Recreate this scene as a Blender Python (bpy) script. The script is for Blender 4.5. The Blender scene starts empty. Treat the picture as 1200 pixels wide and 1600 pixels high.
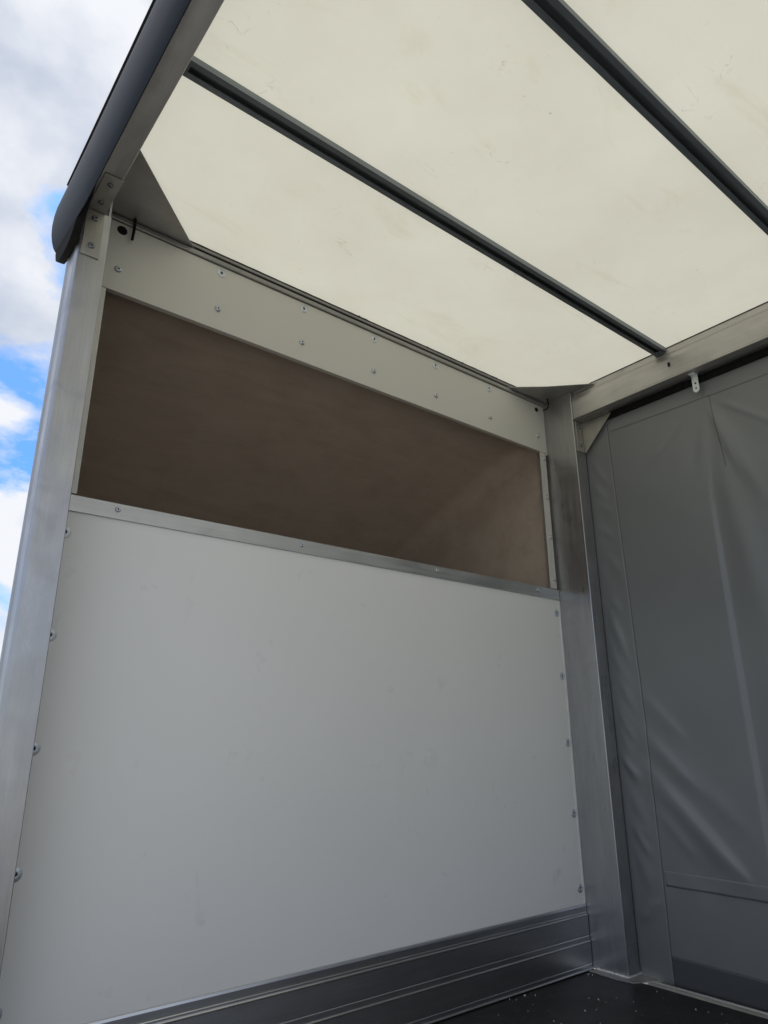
import bpy, bmesh, math, random
from mathutils import Vector, Matrix, Euler
from math import sin, cos, radians, pi, exp, sqrt
random.seed(7)
S = bpy.context.scene
COL = S.collection

# ------------------------------------------------------------------ camera
CAM = Vector((-0.3804, -1.8286, 0.8086))
YAW, PITCH, ROLL = radians(38.6412), radians(18.3167), radians(-0.3148)
fw = Vector((sin(YAW)*cos(PITCH), cos(YAW)*cos(PITCH), sin(PITCH)))
rt = Vector((cos(YAW), -sin(YAW), 0)); up = rt.cross(fw)
r2 = rt*cos(ROLL)+up*sin(ROLL); u2 = up*cos(ROLL)-rt*sin(ROLL)
cd = bpy.data.cameras.new('camera'); cam = bpy.data.objects.new('camera', cd); COL.objects.link(cam)
M = Matrix((r2, u2, -fw)).transposed().to_4x4(); M.translation = CAM
cam.matrix_world = M
cd.sensor_fit = 'HORIZONTAL'; cd.sensor_width = 36; cd.lens = 36*1073.8/1200
cd.clip_start = 0.02; cd.clip_end = 2000
S.camera = cam

# ------------------------------------------------------------------ world
SUN_EL, SUN_AZ = radians(50), radians(14)      # azimuth from +y towards +x
w = bpy.data.worlds.new('World'); S.world = w; w.use_nodes = True
nt = w.node_tree; N = nt.nodes; L = nt.links; N.clear()
out = N.new('ShaderNodeOutputWorld')
sky = N.new('ShaderNodeTexSky'); sky.sky_type = 'NISHITA'; sky.sun_disc = False
sky.sun_elevation = SUN_EL; sky.sun_rotation = SUN_AZ; sky.air_density = 1.0; sky.dust_density = 0.6; sky.ozone_density = 2.5
bg = N.new('ShaderNodeBackground'); bg.inputs['Strength'].default_value = 0.075
tint = N.new('ShaderNodeMix'); tint.data_type = 'RGBA'; tint.blend_type = 'MULTIPLY'; tint.inputs[0].default_value = 1.0
tint.inputs[7].default_value = (0.50, 0.95, 1.50, 1)
L.new(sky.outputs[0], tint.inputs[6]); L.new(tint.outputs[2], bg.inputs['Color'])
tc = N.new('ShaderNodeTexCoord')
mp = N.new('ShaderNodeMapping'); mp.inputs['Location'].default_value = (5.753, 5.252, 2.945); mp.inputs['Scale'].default_value = (1, 1, 1.5)
L.new(tc.outputs['Generated'], mp.inputs['Vector'])
n1 = N.new('ShaderNodeTexNoise'); n1.inputs['Scale'].default_value = 4.6; n1.inputs['Detail'].default_value = 9; n1.inputs['Roughness'].default_value = 0.55
n1.inputs['Distortion'].default_value = 0.35
L.new(mp.outputs[0], n1.inputs['Vector'])
cr = N.new('ShaderNodeValToRGB'); cr.color_ramp.elements[0].position = 0.400; cr.color_ramp.elements[1].position = 0.495
sx = N.new('ShaderNodeSeparateXYZ'); L.new(tc.outputs['Generated'], sx.inputs[0])
hi = N.new('ShaderNodeMapRange'); hi.inputs['From Min'].default_value = 0.64; hi.inputs['From Max'].default_value = 0.73; hi.inputs['To Min'].default_value = 0; hi.inputs['To Max'].default_value = 0.09
L.new(sx.outputs['Z'], hi.inputs['Value'])
cov = N.new('ShaderNodeMath'); cov.operation = 'ADD'; L.new(n1.outputs['Fac'], cov.inputs[0]); L.new(hi.outputs[0], cov.inputs[1])
L.new(cov.outputs[0], cr.inputs['Fac'])
n2 = N.new('ShaderNodeTexNoise'); n2.inputs['Scale'].default_value = 5.5; n2.inputs['Detail'].default_value = 7; n2.inputs['Roughness'].default_value = 0.5
L.new(mp.outputs[0], n2.inputs['Vector'])
cc = N.new('ShaderNodeValToRGB')
cc.color_ramp.elements[0].position = 0.36; cc.color_ramp.elements[0].color = (0.56, 0.62, 0.74, 1)
cc.color_ramp.elements[1].position = 0.60; cc.color_ramp.elements[1].color = (0.90, 0.92, 0.97, 1)
L.new(n2.outputs['Fac'], cc.inputs['Fac'])
bgc = N.new('ShaderNodeBackground'); bgc.inputs['Strength'].default_value = 0.76
L.new(cc.outputs[0], bgc.inputs['Color'])
mx = N.new('ShaderNodeMixShader')
L.new(cr.outputs[0], mx.inputs[0]); L.new(bg.outputs[0], mx.inputs[1]); L.new(bgc.outputs[0], mx.inputs[2])
L.new(mx.outputs[0], out.inputs['Surface'])

sl = bpy.data.lights.new('sun', 'SUN'); sl.energy = 4.0; sl.angle = radians(0.5); sl.color = (1.0, 0.94, 0.82)
so = bpy.data.objects.new('sun', sl); COL.objects.link(so)
sd = Vector((cos(SUN_EL)*sin(SUN_AZ), cos(SUN_EL)*cos(SUN_AZ), sin(SUN_EL)))
so.rotation_euler = sd.to_track_quat('Z', 'Y').to_euler()
so.location = (6, 6, 12)
S.view_settings.view_transform = 'Standard'; S.view_settings.look = 'None'
S.view_settings.exposure = 0.42; S.view_settings.gamma = 1.0
S.render.engine = 'CYCLES'
S.cycles.max_bounces = 14; S.cycles.diffuse_bounces = 8; S.cycles.transmission_bounces = 8; S.cycles.glossy_bounces = 6
S.cycles.caustics_reflective = False

# ------------------------------------------------------------------ materials
def newmat(name):
    m = bpy.data.materials.new(name); m.use_nodes = True
    t = m.node_tree; b = t.nodes['Principled BSDF']
    return m, t, b
def coords(t, scale=(1, 1, 1), loc=(0, 0, 0), rot=(0, 0, 0)):
    c = t.nodes.new('ShaderNodeTexCoord'); m = t.nodes.new('ShaderNodeMapping')
    m.inputs['Scale'].default_value = scale; m.inputs['Location'].default_value = loc; m.inputs['Rotation'].default_value = rot
    t.links.new(c.outputs['Object'], m.inputs['Vector']); return m.outputs[0]
def noise(t, vec, scale, detail=4, rough=0.5, dist=0):
    n = t.nodes.new('ShaderNodeTexNoise'); n.inputs['Scale'].default_value = scale; n.inputs['Detail'].default_value = detail
    n.inputs['Roughness'].default_value = rough; n.inputs['Distortion'].default_value = dist
    t.links.new(vec, n.inputs['Vector']); return n.outputs['Fac']
def ramp(t, fac, stops):
    r = t.nodes.new('ShaderNodeValToRGB'); e = r.color_ramp.elements
    while len(e) < len(stops): e.new(0.5)
    for i, (p, c) in enumerate(stops):
        e[i].position = p; e[i].color = (*c, 1) if len(c) == 3 else c
    t.links.new(fac, r.inputs['Fac']); return r.outputs['Color']
def mixc(t, fac, a, b, mode='MIX'):
    m = t.nodes.new('ShaderNodeMix'); m.data_type = 'RGBA'; m.blend_type = mode
    for s, v in ((m.inputs[0], fac), (m.inputs[6], a), (m.inputs[7], b)):
        if isinstance(v, bpy.types.NodeSocket): t.links.new(v, s)
        else: s.default_value = v if isinstance(v, float) else (*v, 1)
    return m.outputs[2]
def bump(t, b, h, strength=0.2, dist=0.002):
    n = t.nodes.new('ShaderNodeBump'); n.inputs['Strength'].default_value = strength; n.inputs['Distance'].default_value = dist
    t.links.new(h, n.inputs['Height']); t.links.new(n.outputs[0], b.inputs['Normal'])
g = lambda v: (v, v, v)

def alu(name, base=(0.47, 0.475, 0.485), rough=0.38, axis='z', metallic=0.92, spots=True, bmp=0.03):
    """mill-finish extruded aluminium: drawing lines along the extrusion axis, faint stains"""
    m, t, b = newmat(name)
    sc = {'x': (1.2, 90, 90), 'y': (90, 1.2, 90), 'z': (90, 90, 1.2)}[axis]
    lines = noise(t, coords(t, sc), 3.0, 6, 0.65)
    st = noise(t, coords(t, (1, 1, 1)), 9.0, 6, 0.6, 0.6)
    smudge = noise(t, coords(t, {'x': (3, 14, 14), 'y': (14, 3, 14), 'z': (14, 14, 3)}[axis], (4, 2, 7)), 1.6, 5, 0.6)
    c1 = ramp(t, smudge, [(0.3, [x*0.88 for x in base]), (0.62, base), (0.8, [min(1, x*1.12) for x in base])])
    c2 = ramp(t, st, [(0.30, (0.62, 0.62, 0.64)), (0.42, (1, 1, 1))])
    col = mixc(t, 0.22, c1, c2, 'MULTIPLY') if spots else c1
    if spots:      # rare rub marks lying across the extrusion
        ac = {'x': (70, 2.2, 2.2), 'y': (2.2, 70, 2.2), 'z': (2.2, 2.2, 70)}[axis]
        col = mixc(t, 0.55, col, ramp(t, noise(t, coords(t, ac, (1.3, 4.1, 2.2)), 1.0, 3, 0.6), [(0.245, (0.50, 0.50, 0.52)), (0.275, (1, 1, 1))]), 'MULTIPLY')
    col = mixc(t, 1.0, col, ramp(t, lines, [(0.32, g(0.86)), (0.66, g(1.0))]), 'MULTIPLY')
    t.links.new(col, b.inputs['Base Color'])
    rr = ramp(t, lines, [(0.3, g(rough-0.07)), (0.7, g(rough+0.09))])
    rr2 = ramp(t, st, [(0.35, g(0.12)), (0.6, g(0.0))])
    t.links.new(mixc(t, 1.0, rr, rr2, 'ADD'), b.inputs['Roughness'])
    b.inputs['Metallic'].default_value = metallic
    b.inputs['Anisotropic'].default_value = 0.4
    if bmp: bump(t, b, lines, bmp, 0.0005)
    return m
ALU_Z = alu('aluminium_upright', axis='z', rough=0.30)
ALU_Y = alu('aluminium_rail', (0.52, 0.51, 0.49), axis='y', rough=0.42)
ALU_X = alu('aluminium_cross', (0.54, 0.54, 0.525), axis='x', rough=0.36)
ALU_KICK = alu('aluminium_kick_board', (0.64, 0.645, 0.66), axis='x', rough=0.28, metallic=1.0, spots=False, bmp=0.0)
kb_ = ALU_KICK.node_tree.nodes['Principled BSDF']; kb_.inputs['Anisotropic'].default_value = 0.0
ALU_KICK.node_tree.links.remove(kb_.inputs['Roughness'].links[0]); kb_.inputs['Roughness'].default_value = 0.30
ALU_PLATE = alu('aluminium_plate', (0.52, 0.51, 0.50), axis='x', rough=0.45)
JAMB = alu('anodised_trim', (0.74, 0.73, 0.69), axis='z', rough=0.55, metallic=0.35, spots=False)
MOULD = alu('aluminium_moulding', (0.36, 0.355, 0.34), axis='x', rough=0.55, spots=False)
GALV = alu('galvanised_steel', (0.25, 0.28, 0.30), axis='x', rough=0.42, metallic=0.75)
GALV_BR = alu('galvanised_bracket', (0.46, 0.45, 0.41), axis='z', rough=0.45, metallic=0.8)
ZINC, t, b = newmat('zinc_plated_steel')
b.inputs['Metallic'].default_value = 0.75; b.inputs['Roughness'].default_value = 0.42
t.links.new(ramp(t, noise(t, coords(t), 120, 3), [(0.3, (0.42, 0.46, 0.50)), (0.7, (0.68, 0.72, 0.75))]), b.inputs['Base Color'])
ZBR, t, b = newmat('bright_zinc_strap')
b.inputs['Metallic'].default_value = 0.4; b.inputs['Roughness'].default_value = 0.38
t.links.new(ramp(t, noise(t, coords(t), 60, 3), [(0.3, (0.66, 0.72, 0.75)), (0.7, (0.82, 0.87, 0.89))]), b.inputs['Base Color'])

def panel(name, base, rough=0.35):
    m, t, b = newmat(name)
    big = noise(t, coords(t), 1.3, 3, 0.5)
    c = ramp(t, big, [(0.3, [x*0.97 for x in base]), (0.7, base)])
    sm = noise(t, coords(t, (1, 1, 0.6), (2.3, 0, 1.7)), 7, 5, 0.6, 0.8)
    c = mixc(t, 0.5, c, ramp(t, sm, [(0.25, (0.80, 0.77, 0.75)), (0.34, (1, 1, 1))]), 'MULTIPLY')
    t.links.new(c, b.inputs['Base Color'])
    fine = noise(t, coords(t), 160, 2, 0.5)
    t.links.new(ramp(t, noise(t, coords(t), 6, 5, 0.6), [(0.3, g(rough-0.04)), (0.7, g(rough+0.08))]), b.inputs['Roughness'])
    bump(t, b, fine, 0.03, 0.0004)
    return m
WHITE = panel('white_laminate', (0.85, 0.85, 0.83), 0.30)
CREAM = panel('header_laminate', (0.63, 0.625, 0.58), 0.40)

PLY, t, b = newmat('plywood_lining')
gr = noise(t, coords(t, (1.6, 5, 5)), 3, 7, 0.65, 0.6)
sp = noise(t, coords(t, (1, 1, 1), (5, 1, 2)), 5, 7, 0.6, 0.3)
c = ramp(t, gr, [(0.25, (0.39, 0.325, 0.27)), (0.5, (0.45, 0.38, 0.32)), (0.78, (0.50, 0.425, 0.365))])
c = mixc(t, 0.5, c, ramp(t, sp, [(0.3, (0.82, 0.79, 0.76)), (0.55, (1, 1, 1))]), 'MULTIPLY')
dk = noise(t, coords(t, (1, 1, 1), (1, 8, 3)), 34, 2, 0.5)
c = mixc(t, 0.6, c, ramp(t, dk, [(0.19, (0.45, 0.42, 0.4)), (0.225, (1, 1, 1))]), 'MULTIPLY')
t.links.new(c, b.inputs['Base Color']); b.inputs['Roughness'].default_value = 0.62
bump(t, b, gr, 0.12, 0.001)

# translucent glass-fibre roof sheet
ROOF, t, b = newmat('translucent_roof_sheet')
tr = t.nodes.new('ShaderNodeBsdfTranslucent'); ms = t.nodes.new('ShaderNodeMixShader'); ms.inputs[0].default_value = 0.42
base = ramp(t, noise(t, coords(t), 2.0, 5, 0.6), [(0.3, (0.615, 0.605, 0.515)), (0.7, (0.69, 0.685, 0.59))])
# chalky drag marks and rubbed patches
wv = coords(t, (0.9, 2.6, 1), (0.2, 0.5, 0), (0, 0, radians(-28)))
patch = noise(t, wv, 2.3, 6, 0.62, 0.9)
base = mixc(t, 0.9, base, ramp(t, patch, [(0.24, (0.88, 0.86, 0.80)), (0.42, (1, 1, 1))]), 'MULTIPLY')
def scuffs(vec, scale, lo, hi, maskloc, dark):
    ln = noise(t, vec, scale, 3, 0.5, 1.4)
    k = t.nodes.new('ShaderNodeMath'); k.operation = 'SUBTRACT'; k.inputs[1].default_value = 0.5; t.links.new(ln, k.inputs[0])
    a = t.nodes.new('ShaderNodeMath'); a.operation = 'ABSOLUTE'; t.links.new(k.outputs[0], a.inputs[0])
    line = ramp(t, a.outputs[0], [(lo, g(1.0)), (hi, g(0.0))])
    msk = ramp(t, noise(t, coords(t, (1, 1, 1), maskloc), 3.4, 5, 0.7, 0.5), [(0.56, g(0.0)), (0.68, g(1.0))])
    brk = ramp(t, noise(t, coords(t, (1, 1, 1), maskloc), 45, 4, 0.7), [(0.44, g(0.0)), (0.62, g(1.0))])
    mm = mixc(t, 1.0, mixc(t, 1.0, line, msk, 'MULTIPLY'), brk, 'MULTIPLY')
    return mixc(t, mm, base, dark)
base = scuffs(coords(t, (2.2, 6, 1), (1, 2, 0), (0, 0, radians(-35))), 1.5, 0.0, 0.006, (3, 1, 0), (0.36, 0.34, 0.27))
base = scuffs(coords(t, (1.5, 3, 1), (7, 5, 0), (0, 0, radians(20))), 2.6, 0.0, 0.010, (8, 4, 0), (0.45, 0.43, 0.36))
spk = noise(t, coords(t, (1, 1, 1), (9, 3, 0)), 42, 2, 0.5)
base = mixc(t, 0.7, base, ramp(t, spk, [(0.185, (0.45, 0.43, 0.38)), (0.215, (1, 1, 1))]), 'MULTIPLY')
t.links.new(base, b.inputs['Base Color']); b.inputs['Roughness'].default_value = 0.5
t.links.new(base, tr.inputs['Color'])
t.links.new(b.outputs[0], ms.inputs[1]); t.links.new(tr.outputs[0], ms.inputs[2])
t.links.new(ms.outputs[0], t.nodes['Material Output'].inputs['Surface'])

CURT, t, b = newmat('grey_curtain_vinyl')
cl = noise(t, coords(t), 2.2, 4, 0.55)
t.links.new(ramp(t, cl, [(0.3, (0.185, 0.197, 0.206)), (0.7, (0.208, 0.220, 0.230))]), b.inputs['Base Color'])
b.inputs['Roughness'].default_value = 0.29
bump(t, b, noise(t, coords(t), 420, 2, 0.5), 0.02, 0.0003)
CURT2, t, b = newmat('dark_curtain_weld')
b.inputs['Base Color'].default_value = (0.085, 0.092, 0.098, 1); b.inputs['Roughness'].default_value = 0.45
CURT3, t, b = newmat('dark_curtain_skirt')
t.links.new(ramp(t, noise(t, coords(t), 4, 4, 0.6), [(0.3, (0.070, 0.073, 0.082)), (0.7, (0.085, 0.090, 0.100))]), b.inputs['Base Color']); b.inputs['Roughness'].default_value = 0.42

VAL, t, b = newmat('anthracite_valance')
t.links.new(ramp(t, noise(t, coords(t, (8, 1, 8)), 4, 4, 0.6), [(0.3, (0.006, 0.008, 0.012)), (0.7, (0.009, 0.012, 0.017))]), b.inputs['Base Color'])
b.inputs['Roughness'].default_value = 0.45; b.inputs['Metallic'].default_value = 0.0; b.inputs['Specular IOR Level'].default_value = 0.10
BLACK, t, b = newmat('black_rubber')
t.links.new(ramp(t, noise(t, coords(t), 40, 4, 0.6), [(0.3, g(0.008)), (0.7, g(0.016))]), b.inputs['Base Color']); b.inputs['Roughness'].default_value = 0.85; b.inputs['Specular IOR Level'].default_value = 0.15
SEAL, t, b = newmat('black_sealant')
b.inputs['Base Color'].default_value = (0.010, 0.010, 0.010, 1); b.inputs['Roughness'].default_value = 0.4
FLOOR, t, b = newmat('black_phenolic_floor')
fl = noise(t, coords(t), 5, 6, 0.65, 0.4); dust = noise(t, coords(t, (1, 1, 1), (2, 2, 2)), 95, 5, 0.7)
c = ramp(t, fl, [(0.3, (0.010, 0.009, 0.009)), (0.7, (0.020, 0.018, 0.018))])
c = mixc(t, ramp(t, dust, [(0.66, g(0.0)), (0.74, g(0.35))]), c, (0.22, 0.22, 0.22))
t.links.new(c, b.inputs['Base Color']); t.links.new(ramp(t, fl, [(0.3, g(0.38)), (0.7, g(0.55))]), b.inputs['Roughness'])
bump(t, b, dust, 0.1, 0.0006)
CRUMB, t, b = newmat('white_swarf')
b.inputs['Base Color'].default_value = (0.62, 0.63, 0.64, 1); b.inputs['Roughness'].default_value = 0.6
WELD, t, b = newmat('weld_metal')
b.inputs['Metallic'].default_value = 0.85; b.inputs['Roughness'].default_value = 0.34
t.links.new(ramp(t, noise(t, coords(t), 70, 4, 0.6), [(0.3, g(0.50)), (0.7, g(0.80))]), b.inputs['Base Color'])
GLUE, t, b = newmat('white_joint_sealant')
b.inputs['Base Color'].default_value = (0.74, 0.76, 0.76, 1); b.inputs['Roughness'].default_value = 0.45
ASPH, t, b = newmat('pale_concrete')
a1 = noise(t, coords(t), 260, 3, 0.7); a2 = noise(t, coords(t), 0.5, 5, 0.6)
c = mixc(t, 0.5, ramp(t, a1, [(0.35, (.28, .27, .25)), (0.7, (.41, .40, .375))]), ramp(t, a2, [(0.3, (.31, .30, .28)), (0.7, (.38, .37, .345))]))
t.links.new(c, b.inputs['Base Color']); b.inputs['Roughness'].default_value = 0.85; bump(t, b, a1, 0.5, 0.004)
GRASS, t, b = newmat('far_field')
t.links.new(ramp(t, noise(t, coords(t), 0.05, 6, 0.6), [(0.3, (0.045, 0.065, 0.028)), (0.7, (0.075, 0.095, 0.04))]), b.inputs['Base Color']); b.inputs['Roughness'].default_value = 0.9
SHELL, t, b = newmat('white_outer_skin')
t.links.new(ramp(t, noise(t, coords(t), 2, 4), [(0.3, g(0.68)), (0.7, g(0.74))]), b.inputs['Base Color']); b.inputs['Roughness'].default_value = 0.3

# ------------------------------------------------------------------ mesh helpers
class MB:
    def __init__(s): s.v = []; s.f = []
    def box(s, a, b):
        x0, y0, z0 = [min(p, q) for p, q in zip(a, b)]; x1, y1, z1 = [max(p, q) for p, q in zip(a, b)]
        k = len(s.v)
        s.v += [(x0,y0,z0),(x1,y0,z0),(x1,y1,z0),(x0,y1,z0),(x0,y0,z1),(x1,y0,z1),(x1,y1,z1),(x0,y1,z1)]
        s.f += [tuple(k+i for i in q) for q in ((0,3,2,1),(4,5,6,7),(0,1,5,4),(1,2,6,5),(2,3,7,6),(3,0,4,7))]
        return s
    def prism(s, pts, ax, a, b):
        """polygon pts (2-D in the two other axes, in axis order) extruded along axis ax from a to b"""
        def P(p, w):
            l = list(p); l.insert(ax, w); return tuple(l)
        k = len(s.v); n = len(pts)
        s.v += [P(p, a) for p in pts]+[P(p, b) for p in pts]
        s.f += [tuple(range(k, k+n)), tuple(range(k+2*n-1, k+n-1, -1))]
        s.f += [(k+i, k+n+i, k+n+(i+1) % n, k+(i+1) % n) for i in range(n)]
        return s
    def tube(s, path, r, n=10):
        k0 = len(s.v); path = [Vector(p) for p in path]
        for i, p in enumerate(path):
            d = (path[min(i+1, len(path)-1)]-path[max(i-1, 0)]).normalized()
            a = d.cross(Vector((0, 0, 1)) if abs(d.z) < .9 else Vector((1, 0, 0))).normalized(); c = d.cross(a)
            s.v += [tuple(p+a*cos(2*pi*j/n)*r+c*sin(2*pi*j/n)*r) for j in range(n)]
        for i in range(len(path)-1):
            for j in range(n):
                s.f.append((k0+i*n+j, k0+i*n+(j+1) % n, k0+(i+1)*n+(j+1) % n, k0+(i+1)*n+j))
        s.f += [tuple(k0+j for j in range(n-1, -1, -1)), tuple(k0+(len(path)-1)*n+j for j in range(n))]
        return s
    def build(s, name, mat, parent=None, bevel=0.0, smooth=False, seg=2):
        me = bpy.data.meshes.new(name); me.from_pydata(s.v, [], s.f)
        bm = bmesh.new(); bm.from_mesh(me); bmesh.ops.recalc_face_normals(bm, faces=bm.faces)
        if bevel:
            es = [e for e in bm.edges if len(e.link_faces) == 2 and e.calc_face_angle(0) > 0.5]
            bmesh.ops.bevel(bm, geom=es, offset=bevel, segments=seg, affect='EDGES', profile=0.5, clamp_overlap=True)
        bm.to_mesh(me); bm.free()
        me.materials.append(mat)
        if smooth or bevel:
            for p in me.polygons: p.use_smooth = True
            if bevel or smooth:
                me.set_sharp_from_angle(angle=radians(40 if smooth else 32))
        o = bpy.data.objects.new(name, me); COL.objects.link(o)
        if parent: o.parent = parent
        if smooth or bevel:
            wn = o.modifiers.new('normals', 'WEIGHTED_NORMAL'); wn.keep_sharp = True; wn.weight = 100
        return o
def tag(o, label=None, cat=None, group=None, kind=None):
    if label: o['label'] = label
    if cat: o['category'] = cat
    if group: o['group'] = group
    if kind: o['kind'] = kind
    return o
def empty(name, label, cat, group=None, loc=(0, 0, 0)):
    o = bpy.data.objects.new(name, None); COL.objects.link(o); o.location = loc; o.empty_display_size = .05
    return tag(o, label, cat, group)
def copy_tree(o, parent=None):
    c = o.copy(); COL.objects.link(c)
    if parent: c.parent = parent
    for ch in list(o.children): copy_tree(ch, c)
    return c

# screw head pointing to -y, centre at origin; kind: 'washer' (flanged button with dark hex recess) or 'pan'
def screw_mesh(kind):
    me = bpy.data.meshes.new('screw_'+kind); bm = bmesh.new()
    if kind == 'washer': prof = [(0.0125, 0), (0.0125, .0006), (.0118, .0010), (.0085, .0013), (.0066, .0020), (.0040, .0023)]
    elif kind == 'dome': prof = [(0.0090, 0), (.0090, .0010), (.0080, .0032), (.0055, .0052), (.0030, .0060)]
    else: prof = [(0.0065, 0), (.0065, .0022), (.0060, .0034), (.0045, .0044), (.0024, .0048)]
    n = 20; rings = []
    for r, h in prof: rings.append([bm.verts.new((r*cos(2*pi*i/n), -h, r*sin(2*pi*i/n))) for i in range(n)])
    rec = prof[-1][0]; rings.append([bm.verts.new((rec*.92*cos(2*pi*i/n), -prof[-1][1]+.0018, rec*.92*sin(2*pi*i/n))) for i in range(n)])
    for a, b in zip(rings[:-1], rings[1:]):
        for i in range(n):
            f = bm.faces.new((a[i], a[(i+1) % n], b[(i+1) % n], b[i])); f.smooth = True
    f = bm.faces.new(rings[-1]); f.material_index = 1
    bmesh.ops.recalc_face_normals(bm, faces=bm.faces); bm.to_mesh(me); bm.free()
    me.materials.append(ZINC); me.materials.append(BLACK)
    return me
SW, SD, SP = screw_mesh('washer'), screw_mesh('dome'), screw_mesh('pan')
SB = SP.copy(); SB.materials[0] = GALV
def screw(me, loc, parent, s=1.0, rot=(0, 0, 0), name='screw'):
    o = bpy.data.objects.new(name, me); COL.objects.link(o); o.parent = parent
    o.location = loc; o.scale = (s, s, s); o.rotation_euler = (rot[0], rot[1]+random.uniform(0, 1), rot[2]); return o

# ------------------------------------------------------------------ setting
YB = -3.05                                   # rear end of the box
m = MB(); m.box((-400, -400, -1.0), (400, 400, -0.85))
tag(m.build('ground', ASPH), 'pale concrete yard beneath the vehicle', 'ground', kind='structure')
m = MB()
for i in range(48):
    a0, a1 = 2*pi*i/48, 2*pi*(i+1)/48
    k = len(m.v); 
    for r, z in ((60, -.846), (300, 1.5)):
        m.v += [(r*cos(a0), r*sin(a0), z), (r*cos(a1), r*sin(a1), z)]
    m.f.append((k, k+1, k+3, k+2))
tag(m.build('terrain', GRASS), 'distant green field around the yard', 'terrain', kind='structure')

m = MB(); m.box((-0.03, YB, -0.03), (2.0530, 0.0, 0.0))
tag(m.build('floor', FLOOR), 'black anti slip cargo floor with white specks', 'floor', kind='structure')

# roof sheet (gently sagging between the bows)
def roof_z(x, y):
    return 2.3385 + 0.0035*sin(pi*min(1, max(0, (x)/2.05)))
bm = bmesh.new(); NX, NY = 24, 40; X0 = -0.066
vs = [[bm.verts.new((X0+2.20*i/NX, 0.03+(YB-0.03)*j/NY, roof_z(X0+2.20*i/NX, 0))) for j in range(NY+1)] for i in range(NX+1)]
for i in range(NX):
    for j in range(NY):
        bm.faces.new((vs[i][j], vs[i][j+1], vs[i+1][j+1], vs[i+1][j])).smooth = True
me = bpy.data.meshes.new('roof'); bm.to_mesh(me); bm.free(); me.materials.append(ROOF)
o = bpy.data.objects.new('roof', me); COL.objects.link(o)
tag(o, 'translucent cream roof sheet with faint scuff marks glowing above the cross bars', 'roof')

# ------------------------------------------------------------------ front wall
fwall = empty('front_wall', 'white laminated front wall with framed opening above and ribbed metal kick board below', 'wall')
pn = MB().box((0.012, 0.0, 0.200), (2.042, 0.018, 1.400)).build('panel', WHITE, fwall, bevel=.001)
tag(pn, 'white lower panel')
for i in range(5):
    for x in (0.034, 2.0255):
        screw(SW, (x, 0.0, 1.318-0.2627*i), pn, 1.25)
screw(SW, (0.037, 0.0, 0.27-.002), pn)
hp = MB().box((0.0, -0.004, 2.062), (2.046, 0.014, 2.300)).build('header_panel', CREAM, fwall, bevel=.0012)
tag(hp, 'off white header panel above the opening')
for i in range(7):
    x = 0.073+0.3197*i
    screw(SD, (x, -0.004, 2.137), hp, 1.2)
    if 0 < i < 6: screw(SW, (x+.003, -0.004, 2.276), hp, 1.3)
# capping rail under the opening
cr_ = MB().prism([(0.0, 1.376), (-0.005, 1.376), (-0.005, 1.419), (0.0, 1.422), (0.045, 1.422), (0.045, 1.419), (0.0, 1.417)], 0, 0.012, 2.048).build('capping_rail', ALU_X, fwall, bevel=.0006)
for x in (0.157, 0.739, 1.327, 1.905): screw(SP, (x, -0.005, 1.4025), cr_, 1.15)
# jamb strips
for x0, x1, xs in ((1.997, 2.036, 2.0215), (0.012, 0.048, 0.028)):
    js = MB().box((x0, -0.004, 1.424), (x1, 0.0, 2.060))
    js = js.build('jamb_strip', JAMB, fwall, bevel=.0006)
    for z in (2.030, 1.842, 1.654, 1.466) if x0 > 1 else (): screw(SP, (xs, -0.004, z), js, 1.3)
# bright edge trim along the post and above the kick board
MB().box((2.0425, -0.0035, 0.214), (2.0497, 0.012, 1.374)).build('edge_trim', GLUE, fwall, bevel=.0006)
MB().box((2.0465, -0.003, 2.055), (2.0495, 0.012, 2.300)).build('edge_trim', GLUE, fwall)
# kick board extrusion: three steps with lips catching light
prof = [(0.018, 0.0), (-0.016, 0.0), (-0.0160, 0.0045), (-0.0138, 0.0066), (-0.0105, 0.0070), (-0.0105, 0.018), (-0.0095, 0.020), (-0.0095, 0.022), (-0.0105, 0.024),
        (-0.0105, 0.087), (-0.013, 0.0900), (-0.013, 0.0918), (-0.0110, 0.0936), (-0.0080, 0.0940), (-0.0080, 0.100), (-0.0080, 0.108), (-0.0068, 0.110), (-0.0068, 0.112), (-0.0080, 0.114),
        (-0.0080, 0.174), (-0.0105, 0.1770), (-0.0105, 0.1788), (-0.0086, 0.1806), (-0.0052, 0.1810), (-0.0052, 0.186), (-0.0040, 0.188), (-0.0040, 0.190), (-0.0052, 0.192),
        (-0.0052, 0.207), (-0.0035, 0.2125), (0.000, 0.2145), (0.0, 0.205), (0.018, 0.199)]
kb = MB().prism(prof, 0, 0.0, 2.047).build('kick_board', ALU_KICK, fwall)
tag(kb, 'ribbed aluminium kick board')
MB().box((2.020, 0.0185, 0.0), (2.062, 0.030, 2.337)).build('corner_light_block', ALU_PLATE, fwall)  # added behind the corner to stop outside light leaking through the gap
MB().box((2.0, 0.0145, 2.16), (2.062, 0.0182, 2.337)).build('corner_light_block', SEAL, fwall)  # second added strip against the same light leak
MB().box((0.0, -0.0195, 0.0008), (2.047, -0.0166, 0.0035)).build('floor_seal', BLACK, fwall)
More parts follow.
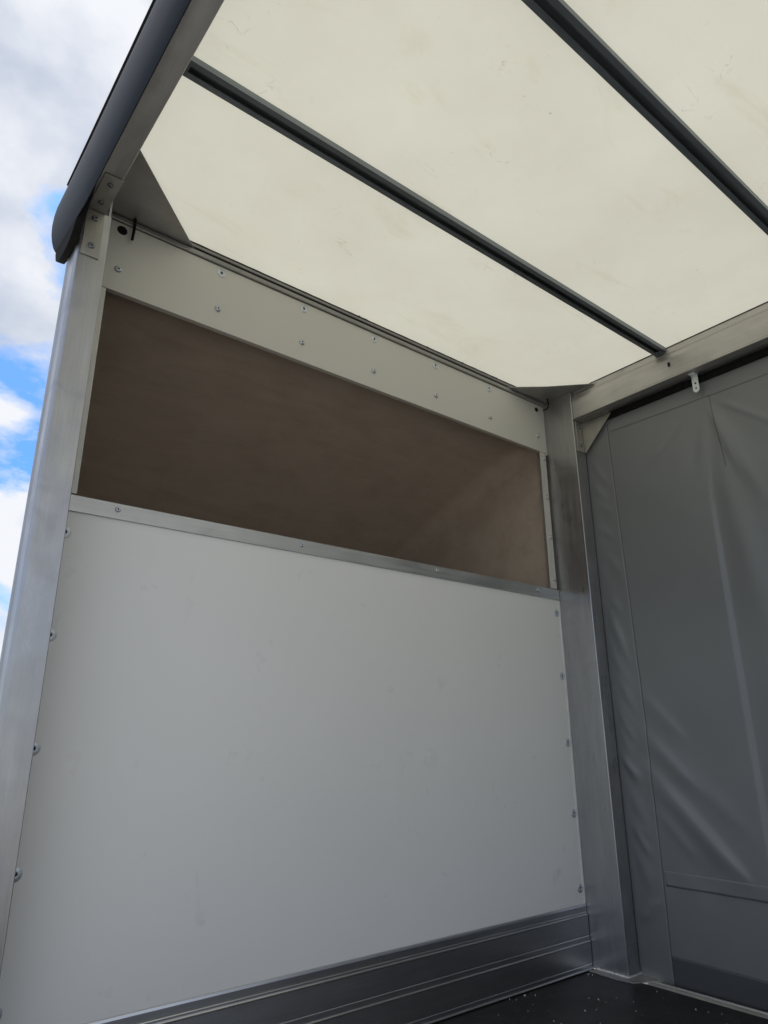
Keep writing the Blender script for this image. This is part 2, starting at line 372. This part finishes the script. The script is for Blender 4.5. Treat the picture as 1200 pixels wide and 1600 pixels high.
# edge moulding where the roof meets the wall
mo = MB()
mo.prism([(0.014, 2.301), (-0.010, 2.301), (-0.012, 2.304), (-0.012, 2.317), (-0.009, 2.319), (0.014, 2.319)], 0, 0.0, 2.0497)
mo.build('roof_moulding', MOULD, fwall, bevel=.0006)
MB().box((0.0, -0.006, 2.3195), (2.048, 0.014, 2.3235)).build('moulding_seal', SEAL, fwall)
MB().prism([(0.014, 2.324), (-0.013, 2.324), (-0.015, 2.327), (-0.015, 2.3355), (0.014, 2.3355)], 0, 0.0, 2.048).build('roof_moulding', MOULD, fwall, bevel=.0005)
# uneven bead of sealant against the sheet
bm = bmesh.new(); NS = 260; ring = []
for i in range(NS+1):
    x = 0.02+2.02*i/NS
    wdt = 0.0012+0.0011*abs(sin(i*.37)*sin(i*.11+1))+ (0.0035*random.random() if random.random() < .10 and x > .9 else 0)
    ring.append([bm.verts.new((x, -0.0155-wdt, 2.3380)), bm.verts.new((x, -0.0155-wdt*.6, 2.3340)), bm.verts.new((x, -0.0140, 2.3340)), bm.verts.new((x, -0.0140, 2.3380))])
for a, b_ in zip(ring[:-1], ring[1:]):
    for j in range(4): bm.faces.new((a[j], a[(j+1) % 4], b_[(j+1) % 4], b_[j]))
bmesh.ops.recalc_face_normals(bm, faces=bm.faces)
me = bpy.data.meshes.new('sealant_bead'); bm.to_mesh(me); bm.free(); me.materials.append(SEAL)
o = bpy.data.objects.new('sealant_bead', me); COL.objects.link(o); o.parent = fwall

# ------------------------------------------------------------------ plywood lined pod over the cab
pod = empty('overcab_pod', 'dark plywood lined hollow behind the opening over the cab', 'storage pod')
ceil = [(0.0145, 2.138), (0.10, 2.112), (0.25, 2.065), (0.45, 1.992), (0.65, 1.902), (0.85, 1.80), (1.02, 1.69), (1.16, 1.57), (1.24, 1.47), (1.26, 1.405)]
def pod_section(y, z, r, off=0.0):
    """cross-section in x-z at depth y: rounded upper corners"""
    xl, xr, zb = 0.014-off+0.175*(y/1.26), 2.034+off-0.10*(y/1.26), 1.402-off
    r = min(r, (z-zb)*.95); pts = [(xl, zb)]
    for k in range(9):
        a = pi-(pi/2)*k/8; pts.append((xl+r+r*cos(a), z-r+r*sin(a)))
    for k in range(9):
        a = pi/2-(pi/2)*k/8; pts.append((xr-r+r*cos(a), z-r+r*sin(a)))
    pts.append((xr, zb)); return [(x, y, zz) for x, zz in pts]
def loft(name, mat, off, parent):
    bm = bmesh.new(); rs = []
    for y, z in ceil: rs.append([bm.verts.new(p) for p in pod_section(y+(off if y > 1 else 0), z+off, 0.085+off, off)])
    n = len(rs[0])
    for a, b_ in zip(rs[:-1], rs[1:]):
        for j in range(n): bm.faces.new((a[j], a[(j+1) % n], b_[(j+1) % n], b_[j])).smooth = True
    bm.faces.new(rs[-1])
    bmesh.ops.recalc_face_normals(bm, faces=bm.faces)
    me = bpy.data.meshes.new(name); bm.to_mesh(me); bm.free(); me.materials.append(mat); me.set_sharp_from_angle(angle=radians(35))
    o = bpy.data.objects.new(name, me); COL.objects.link(o); o.parent = parent; return o
tag(loft('plywood_lining', PLY, 0.0, pod), 'brown plywood lining')
loft('outer_skin', SHELL, 0.035, pod)

# ------------------------------------------------------------------ corner posts
WR = 2.050
def post(side):
    # side -1: left (open side), mirrored section for the right
    if side < 0:
        t_ = empty('corner_post', 'brushed aluminium corner post on the open side against the sky', 'post', 'aluminium corner posts')
        X = lambda x: x
    else:
        t_ = empty('corner_post', 'brushed aluminium corner post between white wall and grey curtain', 'post', 'aluminium corner posts')
        X = lambda x: WR-x
    # L section: main tube, then a slimmer web running forward
    pr = [(0.0, 0.018), (0.0, -0.156), (-0.0006, -0.1585), (-0.0025, -0.160), (-0.0675, -0.160)]
    for k in range(7):
        a = (pi/2)*k/6; pr.append((-0.0675-0.0095*sin(a), -0.1505-0.0095*cos(a)))
    pr += [(-0.077, -0.100), (-0.080, -0.097), (-0.081, -0.092), (-0.079, -0.088), (-0.050, -0.088), (-0.046, -0.084), (-0.046, 0.018)]
    pr = [(X(x), y) for x, y in pr]
    zt = 2.176 if side < 0 else 2.3192
    m = MB().prism(pr, 2, 0.0045, zt); b = m.build('post_tube', ALU_Z, t_, smooth=True)
    if side < 0:   # upper end of the inner web reaches the corner plate
        MB().box((-.006, -0.150, 2.178), (-.0006, 0.0, 2.3192)).build('post_head', ALU_Z, t_, bevel=.0005)
    if side > 0: MB().box((2.1365, -0.200, -0.03), (2.1400, 0.024, 2.172)).build('post_sun_block', ALU_Z, t_)  # added strip, keeps sun from slipping in between post and curtain
    # foot plate
    if side > 0:
        fp = [(1.995, -0.004), (1.995, -0.050), (2.000, -0.185), (2.030, -0.225), (2.092, -0.225), (2.12, -0.17), (2.12, -0.004)]
        fp = [(2.010, -0.021), (2.006, -0.140), (2.020, -0.198), (2.088, -0.226), (2.120, -0.226), (2.120, -0.021)]
    else:
        fp = [(0.03, -0.021), (0.03, -0.19), (-0.09, -0.21), (-0.09, -0.021)]
    MB().prism(fp, 2, 0.0006, 0.0045).build('base_plate', ALU_PLATE, t_, bevel=.0006)
    # weld bead of overlapping ripples
    if side > 0:
        bm = bmesh.new()
        pts = [(WR-.001, -0.03-0.126*i/34) for i in range(35)]+[(WR+.004+0.068*i/18, -0.161) for i in range(19)]
        for (x, y) in pts:
            mt = Matrix.Translation((x+random.uniform(-.0006, .0006), y, 0.0050)) @ Matrix.Diagonal((random.uniform(.0040, .0055), .0036, random.uniform(.0042, .0060), 1))
            bmesh.ops.create_uvsphere(bm, u_segments=8, v_segments=6, radius=1, matrix=mt)
        for f in bm.faces: f.smooth = True
        me = bpy.data.meshes.new('weld_bead'); bm.to_mesh(me); bm.free(); me.materials.append(WELD)
        o = bpy.data.objects.new('weld_bead', me); COL.objects.link(o); o.parent = t_
    return t_
pl = post(-1); prt = post(1)

# ------------------------------------------------------------------ roof side rails
rr = empty('side_rail', 'aluminium roof edge rail above the grey curtain', 'roof rail', 'roof side rails')
MB().prism([(2.052, 2.270), (2.0505, 2.262), (2.0505, 2.232), (2.0545, 2.222), (2.0545, 2.190), (2.048, 2.184), (2.048, 2.178), (2.118, 2.178), (2.118, 2.290), (2.060, 2.290)], 1, -0.1615, YB).build('rail_beam', ALU_Y, rr, bevel=.0007)
MB().prism([(2.072, 2.3015), (2.100, 2.3015), (2.100, 2.333), (2.083, 2.333)], 1, -0.002, YB).build('rail_ledge', ALU_Y, rr)
MB().box((2.060, -0.1615, 2.2905), (2.0655, YB, 2.295)).build('rail_lip', ALU_Y, rr, bevel=.0005)
MB().box((2.0815, -0.002, 2.3335), (2.12, YB, 2.3372)).build('rail_seal', SEAL, rr)
MB().box((2.0695, -0.002, 2.2905), (2.105, YB, 2.3010)).build('rail_seal', SEAL, rr)
MB().prism([(2.119, 2.175), (2.150, 2.120), (2.170, 2.13), (2.176, 2.24), (2.155, 2.338), (2.119, 2.338)], 1, 0.03, YB).build('valance', VAL, rr, smooth=True)
o = MB().box((2.046, -0.640, 2.232), (2.0500, -0.632, 2.248)).build('rail_clip', BLACK, rr)
MB().box((2.120, 0.0, 2.150), (2.128, YB, 2.176)).build('curtain_track', BLACK, rr)

lr = empty('side_rail', 'dark roof edge rail with rounded anthracite valance against the sky', 'roof rail', 'roof side rails')
MB().prism([(-0.022, 2.178), (-0.020, 2.181), (-0.020, 2.290), (-0.075, 2.290), (-0.075, 2.178)], 1, -0.002, YB).build('rail_beam', ALU_Y, lr, bevel=.0007)
MB().box((-0.075, -0.002, 2.2905), (-0.022, YB, 2.3365)).build('rail_seal', SEAL, lr)
vp = [(-0.0755, 2.336), (-0.086, 2.334), (-0.097, 2.318), (-0.1030, 2.290), (-0.111, 2.255), (-0.1145, 2.215), (-0.1155, 2.175), (-0.1135, 2.140), (-0.109, 2.112), (-0.103, 2.090), (-0.096, 2.077), (-0.0935, 2.079),
      (-0.099, 2.092), (-0.1055, 2.116), (-0.1095, 2.142), (-0.1105, 2.175), (-0.1095, 2.215), (-0.106, 2.255), (-0.100, 2.290), (-0.092, 2.316), (-0.0755, 2.322)]
def vsec(y):
    k = 1-0.17*max(0, min(1, (y+0.33)/0.33))**1.3
    return [(x, y, 2.336-(2.336-z)*k) for x, z in vp]
m = MB(); ys = [YB, -1.5, -0.6, -0.40]+[-0.33+0.336*i/12 for i in range(13)]
for y in ys: m.v += vsec(y)
n_ = len(vp)
for i in range(len(ys)-1):
    for j in range(n_): m.f.append((i*n_+j, i*n_+(j+1) % n_, (i+1)*n_+(j+1) % n_, (i+1)*n_+j))
m.f += [tuple(range(n_)), tuple(range(len(ys)*n_-1, (len(ys)-1)*n_-1, -1))]
m.build('valance', VAL, lr, smooth=True)
MB().prism([(x, z) for x, y, z in vsec(0.006)[:12]]+[(-0.0755, 2.11)], 1, 0.0065, 0.0095).build('end_cap', BLACK, lr)
MB().prism([(-0.315, 2.176), (-0.178, 2.056), (-0.140, 2.044), (-0.090, 2.045), (-0.045, 2.056), (-0.015, 2.076), (0.002, 2.105), (0.005, 2.14), (0.005, 2.3355), (-0.315, 2.3355)], 0, -0.0965, -0.0765).build('corner_filler', BLACK, lr, bevel=.003)
MB().prism([(-0.0950, 2.329), (-0.1020, 2.335), (-0.1000, 2.345), (-0.075, 2.350), (-0.0752, 2.3362)], 1, -0.02, YB).build('top_seal', BLACK, lr)

# ------------------------------------------------------------------ corner plates under the roof
gp = MB().prism([(0.001, -0.0005), (0.2995, -0.0005), (0.289, -0.0135), (0.0183, -0.287), (-0.0195, -0.300), (-0.0195, -0.0005)], 2, 2.3200, 2.3225)
o = gp.build('gusset_plate', ALU_PLATE, None, bevel=.0004)
tag(o, 'triangular metal corner plate under the roof beside the open side', 'plate', 'triangular roof corner plates')
gp = MB().prism([(2.045, -0.0005), (1.790, -0.0005), (1.806, -0.0190), (1.93, -0.122), (2.074, -0.270), (2.0775, -0.282), (2.0775, -0.0005)], 2, 2.3200, 2.3225)
o = gp.build('gusset_plate', ALU_PLATE, None, bevel=.0004)
tag(o, 'triangular metal corner plate under the roof above the curtain side post', 'plate', 'triangular roof corner plates')

# ------------------------------------------------------------------ corner brackets between posts and rails (same part on both sides)
def bracket(x0, label, web=True):
    root = empty('corner_bracket', label, 'bracket', 'galvanised corner brackets', (x0, -0.1602, 2.1778))
    W_ = 0.047
    m = MB()
    m.box((0, -0.004, -0.150), (W_, 0.0, -0.006))          # leg on the post
    m.box((0, -0.152, -0.0045), (W_, 0.0, -0.0005))          # leg under the rail
    m.build('flange', GALV_BR, root, bevel=.0012)
    if web: MB().prism([(-0.0045, -0.0050), (-0.0045, -0.150), (-0.012, -0.150), (-0.152, -0.012), (-0.152, -0.0050)], 0, W_, W_+0.0035).build('web', GALV_BR, root, bevel=.0008)
    for z in (-0.030, -0.118): screw(SB, (W_*.5, -0.004, z), root, 1.3)
    for y in (-0.045, -0.120): screw(SB, (W_*.5, y, -0.0045), root, 1.15, (radians(90), 0, 0))
    return root
bracket(-0.0655, 'steel angle bracket at the head of the post by the sky', False)
bracket(2.062, 'steel angle bracket with triangular web beside the grey curtain')

# ------------------------------------------------------------------ roof bows
def bow():
    root = empty('roof_bow', 'grey galvanised crossbar under the roof, nearest the front wall', 'crossbar', 'roof crossbars')
    h = 0.018; w_ = 0.050
    y0, y1 = -w_/2, w_/2
    # C section open downwards with inturned lips
    th = 0.0015; lip = 0.0155
    pr = [(y0, 0), (y0, h), (y1, h), (y1, 0), (y1-lip, 0), (y1-lip, .004), (y1-lip+th, .004), (y1-lip+th, th), (y1-th, th), (y1-th, h-th), (y0+th, h-th), (y0+th, th), (y0+lip-th, th), (y0+lip-th, .004), (y0+lip, .004), (y0+lip, 0)]
    b = MB().prism(pr, 0, -0.018, 2.085).build('channel', GALV, root)
    for x in (0.0, 2.062):
        e = MB().box((x-.010, -0.012, -0.003), (x+.022, 0.012, -0.0004)).build('end_clip', GALV, root, bevel=.0006)
    return root
bw = bow(); bw.location = (0, -0.594, 2.3195)
for y, lab in ((-1.214, 'grey galvanised crossbar under the roof, second from the front wall'),
               (-1.834, 'grey galvanised crossbar under the roof, third from the front wall'),
               (-2.454, 'grey galvanised crossbar under the roof, nearest the rear')):
    c = copy_tree(bw); c.location = (0, y, 2.3195); c['label'] = lab

# ------------------------------------------------------------------ cables
c1 = [(0.098, -0.024, 2.322), (0.099, -0.022, 2.295), (0.0985, -0.024, 2.280), (0.0975, -0.024, 2.262), (0.0965, -0.023, 2.243)]
MB_ = MB().tube(c1, 0.0042, 10).build('cable', BLACK, None, smooth=True)
tag(MB_, 'straight black cable end hanging from the roof corner by the open side', 'cable', 'black cable ends')
c2 = [(2.024, -0.050, 2.320), (2.024, -0.054, 2.290), (2.018, -0.056, 2.272), (2.002, -0.055, 2.256), (1.985, -0.052, 2.247)]
o = MB().tube(c2, 0.0036, 10).build('cable', BLACK, None, smooth=True)
tag(o, 'curved black cable end below the corner plate by the curtain', 'cable', 'black cable ends')
def grommet(x, z, r, label, parent):
    bm = bmesh.new(); bmesh.ops.create_cone(bm, cap_ends=True, segments=20, radius1=r, radius2=r*.85, depth=.003, matrix=Matrix.Translation((x, -0.0057, z)) @ Matrix.Rotation(radians(90), 4, 'X'))
    me = bpy.data.meshes.new('grommet'); bm.to_mesh(me); bm.free(); me.materials.append(BLACK)
    o = bpy.data.objects.new('grommet', me); COL.objects.link(o); o.parent = parent
grommet(0.070, 2.276, 0.0155, '', hp); grommet(1.995, 2.272, 0.011, '', hp)

# ------------------------------------------------------------------ perforated strap hanging from the rail
hs = empty('hanging_strap', 'short galvanised steel strap with two holes hanging in front of the curtain', 'strap')
bm = bmesh.new()
outer = []; Wd = .0125; zt, zb = 2.182, 2.100
def strap_loop():
    pts = [(-Wd, zt), (Wd, zt), (Wd, zb+Wd)]
    for k in range(1, 12): a = -pi*k/12; pts.append((Wd*cos(a), zb+Wd+Wd*sin(a)))
    pts.append((-Wd, zb+Wd)); return pts
def circ(zc, r, n=14): return [(r*cos(2*pi*i/n), zc+r*sin(2*pi*i/n)) for i in range(n)]
loops = [strap_loop(), circ(2.117, .0045), circ(2.139, .0045)]
edges = []
for lp in loops:
    vv = [bm.verts.new((0, y-0.708, z)) for y, z in lp]
    edges += [bm.edges.new((vv[i], vv[(i+1) % len(vv)])) for i in range(len(vv))]
bmesh.ops.triangle_fill(bm, use_beauty=True, use_dissolve=False, edges=edges)
me = bpy.data.meshes.new('strap'); 
ext = bmesh.ops.extrude_face_region(bm, geom=list(bm.faces))
bmesh.ops.translate(bm, vec=(0.0025, 0, 0), verts=[v for v in ext['geom'] if isinstance(v, bmesh.types.BMVert)])
bmesh.ops.recalc_face_normals(bm, faces=bm.faces); bm.to_mesh(me); bm.free(); me.materials.append(ZBR)
o = bpy.data.objects.new('strap', me); COL.objects.link(o); o.parent = hs; o.location = (2.094, 0, 0)
MB().box((2.0715, -0.720, 2.172), (2.0965, -0.696, 2.1775)).build('strap_foot', ZBR, hs, bevel=.0005)

# ------------------------------------------------------------------ curtain
XC = 2.132
def seg_ridge(y, z, a, b, A, wd, skew=0.0, end=0.25):
    """ridge of height A along segment a->b (y,z), gaussian across, smooth taper at the ends"""
    ay, az = a; by, bz = b; dy, dz = by-ay, bz-az; L2 = dy*dy+dz*dz; L_ = sqrt(L2)
    t_ = ((y-ay)*dy+(z-az)*dz)/L2; p = ((y-ay)*dz-(z-az)*dy)/L_
    if t_ < -.3 or t_ > 1.3: return 0
    tp = max(0, min(1, (t_+.15)/end))*max(0, min(1, (1.15-t_)/end)); tp = tp*tp*(3-2*tp)
    w1 = wd*(1+skew) if p > 0 else wd*(1-skew)
    return A*tp*exp(-(p/w1)**2)
R_ = random.Random(3)
ripples = []
for k in range(16):
    z0 = 2.0-0.105*k+R_.uniform(-.02, .02); y0 = -0.185+R_.uniform(-.006, .01)
    ripples.append(((y0, z0), (y0-0.055-R_.uniform(0, .025), z0-0.07-R_.uniform(0, .11)), R_.uniform(.0012, .0036)*(1.2 if z0 < 1.4 else .9), R_.uniform(.012, .02)))
big = [((-0.275, 0.70), (-0.60, 0.345), 0.0125, 0.030, -0.35), ((-0.28, 0.83), (-0.47, 0.62), 0.0075, 0.026, -.3), ((-0.285, 0.98), (-0.44, 0.80), 0.0050, 0.024, -.3),
       ((-0.29, 0.56), (-0.43, 0.40), 0.0040, 0.022, 0), ((-0.36, 0.76), (-0.62, 0.50), 0.004, 0.03, 0), ((-0.19, 1.33), (-0.25, 1.10), 0.0050, 0.014, -.2),
       ((-0.172, 0.76), (-0.24, 0.64), 0.0050, 0.014, 0), ((-0.19, 0.50), (-0.25, 0.39), 0.004, 0.012, 0), ((-0.18, 0.93), (-0.235, .80), .004, .013, 0),
       ((-0.30, 1.25), (-0.62, 0.80), 0.003, 0.07, 0), ((-0.185, .17), (-0.26, .26), .004, .016, 0)]
rad = []
for k, (dy, dz, A) in enumerate([(-0.10, -0.40, .0035), (0.09, -0.28, -.0035), (0.17, -0.26, .004), (0.30, -0.26, .0035), (-0.16, -0.48, .006), (-0.22, -0.34, -.004), (-0.34, -0.30, .0035), (0.045, -0.30, .003)]):
    rad.append(((-0.712, 2.10), (-0.712+dy, 2.10+dz), A, .014+.01*(k % 3)))
def fold(y, z):
    """the long vertical fold running down from the strap: sharp edge toward the front, soft behind"""
    if z > 2.09: return 0
    s = min(1, (2.09-z)/1.0)
    yl = -0.722+0.034*min(1, (2.09-z)/0.40)       # sharp edge (towards the front wall)
    wd = 0.016+0.052*s
    A = 0.0105*min(1, (2.09-z)/0.60)**1.3
    u = (yl-y)/wd
    if u < -0.30 or u > 3.4: return 0
    A = -A
    if u < 0: r = 1+u/0.30; return A*r*r*(3-2*r)
    if u < 1.8: return A*(.30+.70*cos(pi*u/1.8)) if u > 0 else A
    r = (u-1.8)/1.6; return A*(-.40)*(1-r*r*(3-2*r))
def cd_(y, z):
    d = 0.004*sin(2.3*z+1.1)*sin(3.1*y+.6)+0.003*sin(5.1*y+1.9*z)
    d += 0.009*sin(pi*min(1, max(0, (-y-.17)/.5)))*sin(pi*min(1, max(0, (z+.0)/2.1)))*-1
    for a, b_, A, wd in ripples: d += seg_ridge(y, z, a, b_, A*1.25, wd, 0, .6)
    for a, b_, A, wd, sk in big: d += seg_ridge(y, z, a, b_, A*1.3, wd*1.12, sk, .5)
    for a, b_, A, wd in rad: d += seg_ridge(y, z, a, b_, A, wd, 0, .5)
    d += fold(y, z)
    for k, yy in enumerate((-1.34, -1.97, -2.6)):
        d += 0.018*exp(-((y-yy-.01*z)/.05)**2)*min(1, max(0, 2.1-z))
    # horizontal waves above the welded band
    d += 0.0020*exp(-((z-0.33)/.05)**2)*sin(45*y)
    # billow: upper part lies flat under the rail
    return d*max(0.1, min(1, (2.19-z)/.10))*max(.25, min(1, (-y-.16)/.03))
def sheet(name, y0, y1, z0, z1, ny, nz, mat, parent, off=0.0, zf=None, th=0):
    bm = bmesh.new(); vs = []
    for i in range(ny+1):
        y = y0+(y1-y0)*i/ny; col = []
        for j in range(nz+1):
            z = z0+(z1-z0)*j/nz
            yy = y
            if zf: yy, z = zf(i/ny, j/nz)
            col.append(bm.verts.new((XC-cd_(yy, z)-off, yy, z)))
        vs.append(col)
    for i in range(ny):
        for j in range(nz): bm.faces.new((vs[i][j], vs[i][j+1], vs[i+1][j+1], vs[i+1][j])).smooth = True
    me = bpy.data.meshes.new(name); bm.to_mesh(me); bm.free(); me.materials.append(mat)
    o = bpy.data.objects.new(name, me); COL.objects.link(o)
    if parent: o.parent = parent
    sm = o.modifiers.new('thickness', 'SOLIDIFY'); sm.thickness = 0.0009; sm.offset = 1 if False else 0
    return o
cu = empty('side_curtain', 'grey vinyl side curtain with soft folds and welded seams', 'curtain')
sheet('curtain_sheet', -0.150, -1.25, -0.012, 2.185, 260, 420, CURT, cu)
sheet('curtain_sheet', -1.25, YB, -0.012, 2.185, 90, 110, CURT, cu)
# front hem (double layer), its dark stitch line, pole pocket line, cross band and skirt
def seam_y(z):   # hem line
    return -0.279-0.012*(1-abs(z-.9)/1.2) if z > 0 else -.27
tag(sheet('hem', 0, 1, 0, 1, 16, 420, CURT, cu, 0.0013, lambda a, b: (-0.151+(seam_y(b*2.17)+0.151)*a, -0.010+2.15*b)), 'double layer hem beside the post')
sheet('weld_line', 0, 1, 0, 1, 1, 300, CURT2, cu, 0.0016, lambda a, b: (seam_y(b*2.17)+.0008-.0024*a, -0.008+2.14*b))
sheet('weld_line', 0, 1, 0, 1, 1, 200, CURT2, cu, 0.0016, lambda a, b: (-0.735+.030*b*0+(-0.030+.0)*0-.0014*a-0.02*(1-b), 1.78+0.31*b))
tag(sheet('cross_band', 0, 1, 0, 1, 240, 8, CURT, cu, 0.0014, lambda a, b: (-0.293-1.1*a, 0.304+.048*b)), 'welded horizontal band')
sheet('weld_line', 0, 1, 0, 1, 240, 1, CURT2, cu, 0.0016, lambda a, b: (-0.293-1.1*a, 0.3025+.0013*b))
tag(sheet('skirt', 0, 1, 0, 1, 240, 10, CURT3, cu, 0.0014, lambda a, b: (-0.284-1.1*a, -0.010+(.094-.02*a)*b)), 'darker bottom strip')
sheet('weld_line', 0, 1, 0, 1, 240, 1, CURT2, cu, 0.0016, lambda a, b: (-0.29-1.0*a, 2.092-0.010*sin(a*3.0)+.0011*b))

# floor edge rail along the curtain
er = empty('floor_edge_rail', 'aluminium edge rail along the floor below the curtain', 'edge rail')
MB().prism([(2.0535, -0.030), (2.0535, 0.0008), (2.062, 0.0050), (2.066, 0.0050), (2.068, 0.0020), (2.080, 0.0020), (2.082, 0.0065), (2.088, 0.0065), (2.090, 0.0), (2.112, -0.0145), (2.150, -0.0145), (2.150, -0.030)], 1, -0.228, YB).build('rail', ALU_Y, er, bevel=.0004)
MB().box((2.144, -0.02, -0.030), (2.152, YB, 0.045)).build('rail_sun_block', ALU_Y, er)  # added outside the curtain to block sun leaking in under its hem
er2 = MB().box((-0.09, -0.215, -0.035), (-0.0305, YB, 0.003)).build('floor_edge_rail', ALU_Y, None, bevel=.001)
tag(er2, 'aluminium edge rail along the floor on the open side', 'edge rail')

# crumbs on the floor
m = MB()
spots = [(1.682, -.241), (1.642, -.032), (1.668, -.054), (1.60, -.102), (2.01, -.289), (1.973, -.336), (1.867, -.293), (1.797, -.236), (1.799, -.208), (1.957, -.454), (1.967, -.489), (1.854, -.238), (1.59, -.04), (1.99, -.05), (1.985, -.035), (1.97, -.045)]
spots += [(random.uniform(1.15, 2.02), -random.uniform(0.022, .8)**1.0) for _ in range(110)]
bm = bmesh.new()
for i, (x, y) in enumerate(spots):
    s = random.uniform(.0012, .0036) if i < 16 else random.choice((.0005, .0008, .0008, .0011, .0018))
    mt = Matrix.Translation((x, y, s*.35)) @ Euler((random.uniform(0, 6), random.uniform(0, 6), random.uniform(0, 6))).to_matrix().to_4x4() @ Matrix.Diagonal((s*random.uniform(.8, 2.2), s*.7, s*.45, 1))
    bmesh.ops.create_icosphere(bm, subdivisions=1, radius=1, matrix=mt)
me = bpy.data.meshes.new('debris'); bm.to_mesh(me); bm.free(); me.materials.append(CRUMB)
o = bpy.data.objects.new('debris', me); COL.objects.link(o)
tag(o, 'small white crumbs of debris scattered on the black floor', 'debris', kind='stuff')
